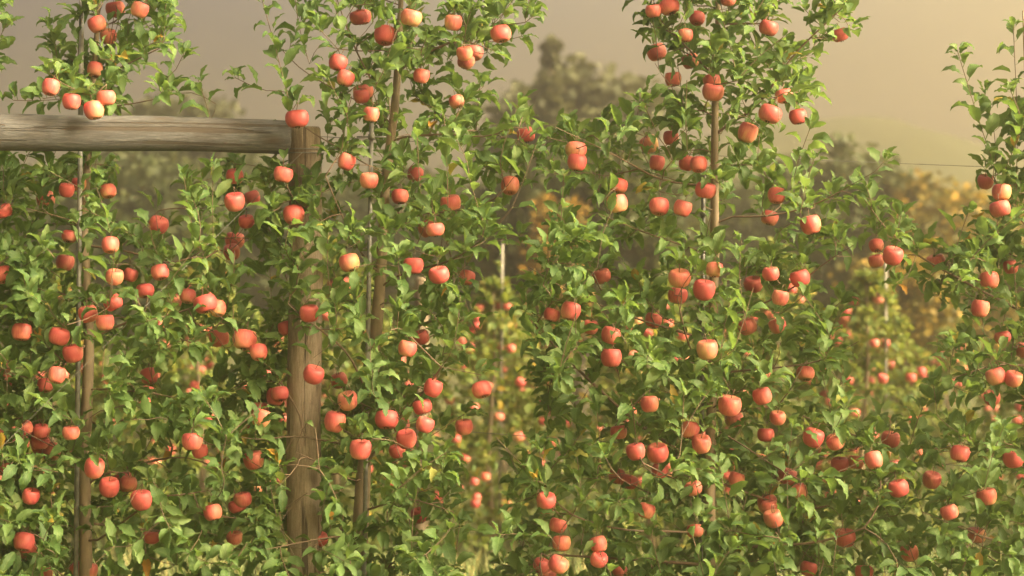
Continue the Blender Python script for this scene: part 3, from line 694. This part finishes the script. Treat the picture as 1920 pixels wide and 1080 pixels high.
def stake(px_top, py_top, px_bot, Y, rad, label, clip=None, group='steel support stakes', ht=None):
    b0 = P(px_bot, 1200, Y); z0 = float(gz(b0[0], Y)); b0[2] = z0
    tp = P(px_top, py_top, Y)
    o = tag(empty('support_stake', b0), label, 'stake', group)
    mb = MB(); mb.tube([(0, 0, -.02), (tp - b0) * .5, tp - b0], rad, 8); mk('rod', mb.mesh('rod', M_steel if Y < 2 else M_dull), o)
    mb = MB(); mb.tube([tp - b0 - [0, 0, .012], tp - b0 + [0, 0, .004]], rad * 1.18, 8); mk('end_cap', mb.mesh('end_cap', M_steel if Y < 2 else M_dull), o)
    if clip:
        c = P(px_top, clip, Y) - b0
        mb = MB(); mb.tube([c + [-.055, -.012, 0], c + [.055, -.012, 0]], .0035, 6); mb.box(c + [0, -.006, 0], (.012, .010, .010)); mk('wire_clip', mb.mesh('wire_clip', M_steel), o)
    return o
stake(154, -60, 140, -.07, .0095, 'slim grey steel stake running up beside the trunk behind the crossbeam', None)
stake(697, 225, 679, -.02, .0085, 'grey steel stake with a small cross clip beside the pale thick trunk', 257)
stake(1319, 330, 1312, .05, .0085, 'grey steel stake close to the trunk of the tall slender tree on the right', 400)

def wire(a, c, label, sag=.01, rad=.0014):
    a, c = np.asarray(a), np.asarray(c); t = np.linspace(0, 1, 17)
    pts = a + (c - a) * t[:, None]; pts[:, 2] -= sag * 4 * t * (1 - t)
    mb = MB(); mb.tube(pts - a, rad, 5)
    return tag(mk('trellis_wire', mb.mesh('trellis_wire', M_steel), loc=Vector(a)), label, 'wire', 'trellis wires of the front row')
wire(base + [.0, .075, top[2] - .03], P(2350, 330, .30), 'thin upper trellis wire running right from the top of the wooden post')
wire(base + [.0, .075, .95], P(2350, 905, .22), 'lower trellis wire hidden among the leaves at half height')

# ------------------------------------------------------------------ rows behind
def back_tree(seed, H, W, n_att, n_app, leafc=None):
    g = np.random.default_rng(seed)
    trunk = [(0, 0, -.02), (g.normal() * .03, .02, H * .35), (g.normal() * .04, 0, H * .7), (g.normal() * .04, 0, H * .97)]
    att, app = [], []
    def env(z): return W * np.interp(z / H, [0, .15, .35, .7, 1], [.7, .95, 1, .62, .10])
    for _ in range(n_att):
        z = g.uniform(.03, 1.0) * H; a = g.uniform(0, 6.28); r = env(z) * math.sqrt(g.uniform(.04, 1))
        att.append(np.array([r * math.cos(a) * 1.05, r * math.sin(a) * .75, z]))
    for _ in range(n_app):
        z = g.uniform(.2, .92) * H; a = g.uniform(0, 6.28) if g.random() < .4 else g.uniform(3.4, 6.0); r = env(z) * g.uniform(.6, .95)
        app.append((np.array([r * math.cos(a), r * math.sin(a) * .75, z]), g.uniform(.034, .042)))
    sh = []
    for _ in range(9):
        z = g.uniform(.45, .95) * H; a = g.uniform(0, 6.28); r = env(z) * .7
        p = np.array([r * math.cos(a), r * math.sin(a) * .7, z]); sh.append([p, p + [g.normal() * .04, 0, .12], p + [g.normal() * .07, 0, .28]])
    sc = []
    for k in range(7):
        z = H * (.2 + .1 * k); a = k * 2.4; r = env(z) * .8
        sc.append([np.array([0, 0, z]), np.array([r * .5 * math.cos(a), r * .4 * math.sin(a), z + .03]), np.array([r * math.cos(a), r * .75 * math.sin(a), z + .10])])
    return trunk, sc, att, app, sh
def copy_tree(o, parent=None):
    c = o.copy(); COL.objects.link(c); c.parent = parent
    for ch in o.children: copy_tree(ch, c)
    return c
PR = []
for k, (H, W, na, ap) in enumerate([(2.15, .66, 340, 36), (2.0, .70, 330, 40), (1.9, .66, 310, 32)]):
    tr, sc, att, app, sh = back_tree(40 + k, H, W, na, ap)
    gz_save = gz; gz = lambda x, y: x * 0
    root, nl = build_tree('apple_tree', Vector((0, 0, 0)), tr, (.028, .022, .014, .006), sc, att, app, sh, 300 + k, PROTO_LO, False, None, (.07, .10), (4, 7), .03, M_leaf2)
    gz = gz_save; PR.append(root); print('back', nl)
used = [0, 0, 0]
g = np.random.default_rng(5)
def put(k, x, y, label, group):
    o = PR[k] if not used[k] else copy_tree(PR[k]); used[k] = 1
    o.location = (x, y, float(gz(x, y))); o.rotation_euler = (0, 0, g.uniform(-.5, .5)); s = g.uniform(.92, 1.06); o.scale = (s, s, s * g.uniform(.92, 1.04))
    return tag(o, label, 'apple tree', group)
ROW2, ROW3 = 5.4, 10.6
kk = 0
for x, where in ((-4.25, 'beyond the left edge of the front row'), (-3.16, 'behind the slim stake under the crossbeam'), (-2.14, 'seen under the right half of the crossbeam'),
                 (-1.12, 'hidden behind the wooden post and thick trunk'), (-.10, 'filling the gap between the two middle front trees'), (.92, 'behind the left arms of the tall slender tree'),
                 (1.90, 'behind the right arms of the tall slender tree'), (2.45, 'beside the pale stake in the right gap'), (3.75, 'behind the right edge apple tree'), (4.75, 'beyond the right edge of the picture')):
    put(kk % 3, x + g.normal() * .04, ROW2 + g.normal() * .08, 'soft-focus second-row apple tree ' + where, 'apple trees of the second row'); kk += 1
for x in np.arange(-6.6, 7.0, 1.1):
    put((kk * 2 + 1) % 3, x + g.normal() * .06, ROW3 + g.normal() * .1, 'blurred apple tree of the third row far down the slope', 'apple trees of the third row'); kk += 1
stake(942, 452, 936, ROW2 + .05, .010, 'blurred pale steel stake of the second row left of the centre gap', None, 'stakes of the second row')
stake(1661, 488, 1660, ROW2 - .1, .011, 'blurred pale steel stake of the second row in the right gap', None, 'stakes of the second row')
b0 = P(790, 900, ROW2 - .25); b0[2] = float(gz(b0[0], b0[1]))
h = P(795, 520, ROW2 - .25)[2] - b0[2]
tag(mk('wooden_post', log_mesh('wooden_post', (0, 0, -.02), (0, 0, h), .048, .045, M_post2), loc=Vector(b0)), 'pale blurred wooden post of the second row right of the thick trunk', 'post')

# ------------------------------------------------------------------ trees beyond the orchard
LQ = (np.array([[-.5, 0, 0], [.5, 0, .1], [.55, 1, -.05], [-.45, 1, .05]]), np.array([[0, 1, 2, 3]]), np.array([[0, 0], [1, 0], [1, 1], [0, 1]]))
def far_tree(px, py_top, hw, D, mat, label, name='broadleaf_tree', nl=5200, conifer=False, low=None):
    D = max(19.5, D * .45)
    Y = D + CAMY; g = np.random.default_rng(int(px * 7 + D))
    x0 = (px - 960) / FPX * D; z0 = float(gz(x0, Y)); H = (CAMZ - (py_top - HORIZ) / FPX * D - z0) * (1.0 if conifer else 1.015); W = hw * 1.22 / FPX * D
    root = tag(empty(name, (x0, Y, z0)), label, 'bush' if 'bush' in name else 'tree', 'trees beyond the orchard')
    mb = MB(); lean = g.normal() * .03 * H
    tk = np.array([(0, 0, -.1), (lean * .3, 0, H * .3), (lean * .7, .1, H * .6), (lean, 0, H * (.95 if conifer else .72))])
    mb.tube(resample(tk, H / 14), np.linspace(.028 * H, .004 * H, len(resample(tk, H / 14))), 8)
    mk('trunk', mb.mesh('trunk', M_farbark), root)
    cl = []; limbs = MB()
    nc = 150 if not conifer else 60
    for k in range(nc):
        f = g.uniform(.16, 1.0) if not conifer else g.uniform(.12, 1.0)
        e = (np.interp(f, [.1, .3, .55, .8, 1.0], [.6, 1.0, 1.05, .92, .40]) if not conifer else np.interp(f, [.1, .2, 1.0], [.8, 1.0, .05])) * W
        a = g.uniform(0, 6.283); r = e * math.sqrt(g.uniform(.12, 1)) * g.uniform(.8, 1.12)
        c = np.array([r * math.cos(a) + lean * f, r * math.sin(a), f * H * .97])
        if not conifer:                                      # a broad dome of leaf clumps
            u = norm(g.normal(size=3)); u = np.sign(u) * np.abs(u) ** .72; rr = g.uniform(.2, 1.0) ** .45
            c = np.array([u[0] * W * rr, u[1] * W * rr * .8, H * .70 + u[2] * H * .28 * rr]) * np.array([1, 1, g.uniform(.93, 1.02)]); f = min(1.0, c[2] / H)
        cl.append((c, W * g.uniform(.17, .40) * (1 if not conifer else 1 - .6 * f)))
        z1 = max(.12, f - .18) * H; s = np.array([lean * f * .8, 0, z1])
        limbs.tube([s, (s + c) / 2 + [0, 0, -.02 * H], c], [.010 * H * (1.1 - f), .006 * H * (1.1 - f), .002 * H], 5, False)
    mk('limbs', limbs.mesh('limbs', M_farbark), root)
    per = int(nl * 2.4) // nc; Ps = []
    for c, s in cl:
        q = g.normal(size=(per, 3)); q = q / np.linalg.norm(q, axis=1)[:, None] * (g.random(per) ** .45)[:, None]
        Ps.append(c + q * np.array([1.25, 1.25, .72]) * s * 1.25)
    Ps = np.concatenate(Ps); n = len(Ps)
    Ps = Ps[Ps[:, 2] > .05]; n = len(Ps)
    d = norm(g.normal(size=(n, 3)) + [0, 0, -.2]); rot = frames(d, g.normal(size=(n, 3)) * .6 + [0, 0, .8])
    sc = g.uniform(.7, 1.5, n) * .036 * (W * 2 + H * .5) * .55
    tag(mk('crown', join_leaves('crown', [LQ], np.zeros(n, int), Ps, rot, sc, mat, (0, 0, 0)), root), kind='stuff')
    return root
far_tree(1085, 96, 120, 62, M_farp, 'big hazy round tree behind the gap left of the tall slender apple tree')
far_tree(955, 60, 62, 58, M_farp, 'hazy narrow tree behind the yellow leaf at the top of the post-side apple tree', conifer=True, nl=3600)
far_tree(1150, 262, 120, 46, M_far, 'dark bushy tree low behind the centre gap', nl=4600)
far_tree(985, 300, 90, 48, M_far, 'dark tree just left of the orange bush in the centre gap', nl=4200)
far_tree(1045, 352, 46, 33, M_fero, 'small orange autumn bush glowing in the centre gap', name='autumn_bush', nl=2600)
far_tree(1578, 266, 100, 52, M_far, 'dark dome-shaped tree under the pale hill in the right gap')
far_tree(1770, 338, 92, 50, M_fary, 'yellowing round tree next to the dark dome-shaped tree', nl=5000)
far_tree(1690, 470, 80, 40, M_fary, 'low olive tree in front of the yellowing tree', nl=3600)
far_tree(1850, 430, 80, 46, M_fary, 'olive tree partly behind the right edge apple tree', nl=3600)
far_tree(335, 176, 105, 75, M_farp, 'faint grey green tree showing just above the wooden crossbeam', nl=4200)
far_tree(270, 300, 110, 60, M_far, 'dark blurred tree seen under the wooden crossbeam', nl=4200)
far_tree(60, 300, 130, 66, M_far, 'dark tree behind the leaves at the far left', nl=3600)
far_tree(500, 320, 120, 68, M_far, 'dark tree hidden behind the wooden post', nl=3600)
far_tree(720, 310, 130, 70, M_far, 'dark tree hidden behind the thick pale trunk', nl=3600)
far_tree(1360, 330, 130, 66, M_far, 'dark tree hidden behind the tall slender apple tree', nl=3600)
far_tree(1960, 330, 110, 60, M_fary, 'yellowing tree behind the right edge of the picture', nl=3600)

# ------------------------------------------------------------------ grass between the rows
g = np.random.default_rng(9); n = 26000
gx = g.uniform(-5.5, 5.5, n); gy = np.concatenate([g.uniform(-1.2, 3, n // 3), g.uniform(3, 9.5, n - n // 3)])
gp = np.stack([gx, gy, gz(gx, gy)], -1); gd = norm(np.stack([g.normal(size=n) * .35, g.normal(size=n) * .35, np.ones(n)], -1)); hh = g.uniform(.06, .2, n)
sd_ = norm(np.stack([g.normal(size=n), g.normal(size=n), np.zeros(n)], -1)) * .004
bend = norm(np.stack([g.normal(size=n), g.normal(size=n), np.zeros(n)], -1)) * (hh * .35)[:, None]
V = np.stack([gp - sd_, gp + sd_, gp + gd * (hh * .6)[:, None] + sd_ * .7, gp + gd * (hh * .6)[:, None] - sd_ * .7, gp + gd * hh[:, None] + bend], 1).reshape(-1, 3)
o5 = np.arange(n) * 5
grass = mk('grass', mesh_np('grass', V, [np.stack([o5, o5 + 1, o5 + 2, o5 + 3], -1), np.stack([o5 + 3, o5 + 2, o5 + 4], -1)], M_grass, False))
tag(grass, 'unmown green grass growing between the orchard rows', 'grass', kind='stuff')

# ------------------------------------------------------------------ haze
hz, t, b = newmat('evening haze'); t.nodes.remove(b)
pv = N(t, 'ShaderNodeVolumePrincipled'); pv.inputs['Density'].default_value = .0125; pv.inputs['Anisotropy'].default_value = .80
pv.inputs['Color'].default_value = (.69, .655, .625, 1)
t.links.new(pv.outputs[0], t.nodes['Material Output'].inputs['Volume'])
mb = MB(); mb.box((0, 78, 6), (194, 142, 11)); hb = mk('haze', mb.mesh('haze', hz, False))
tag(hb, 'pale warm evening haze thickening with distance over the valley', 'haze', kind='stuff')
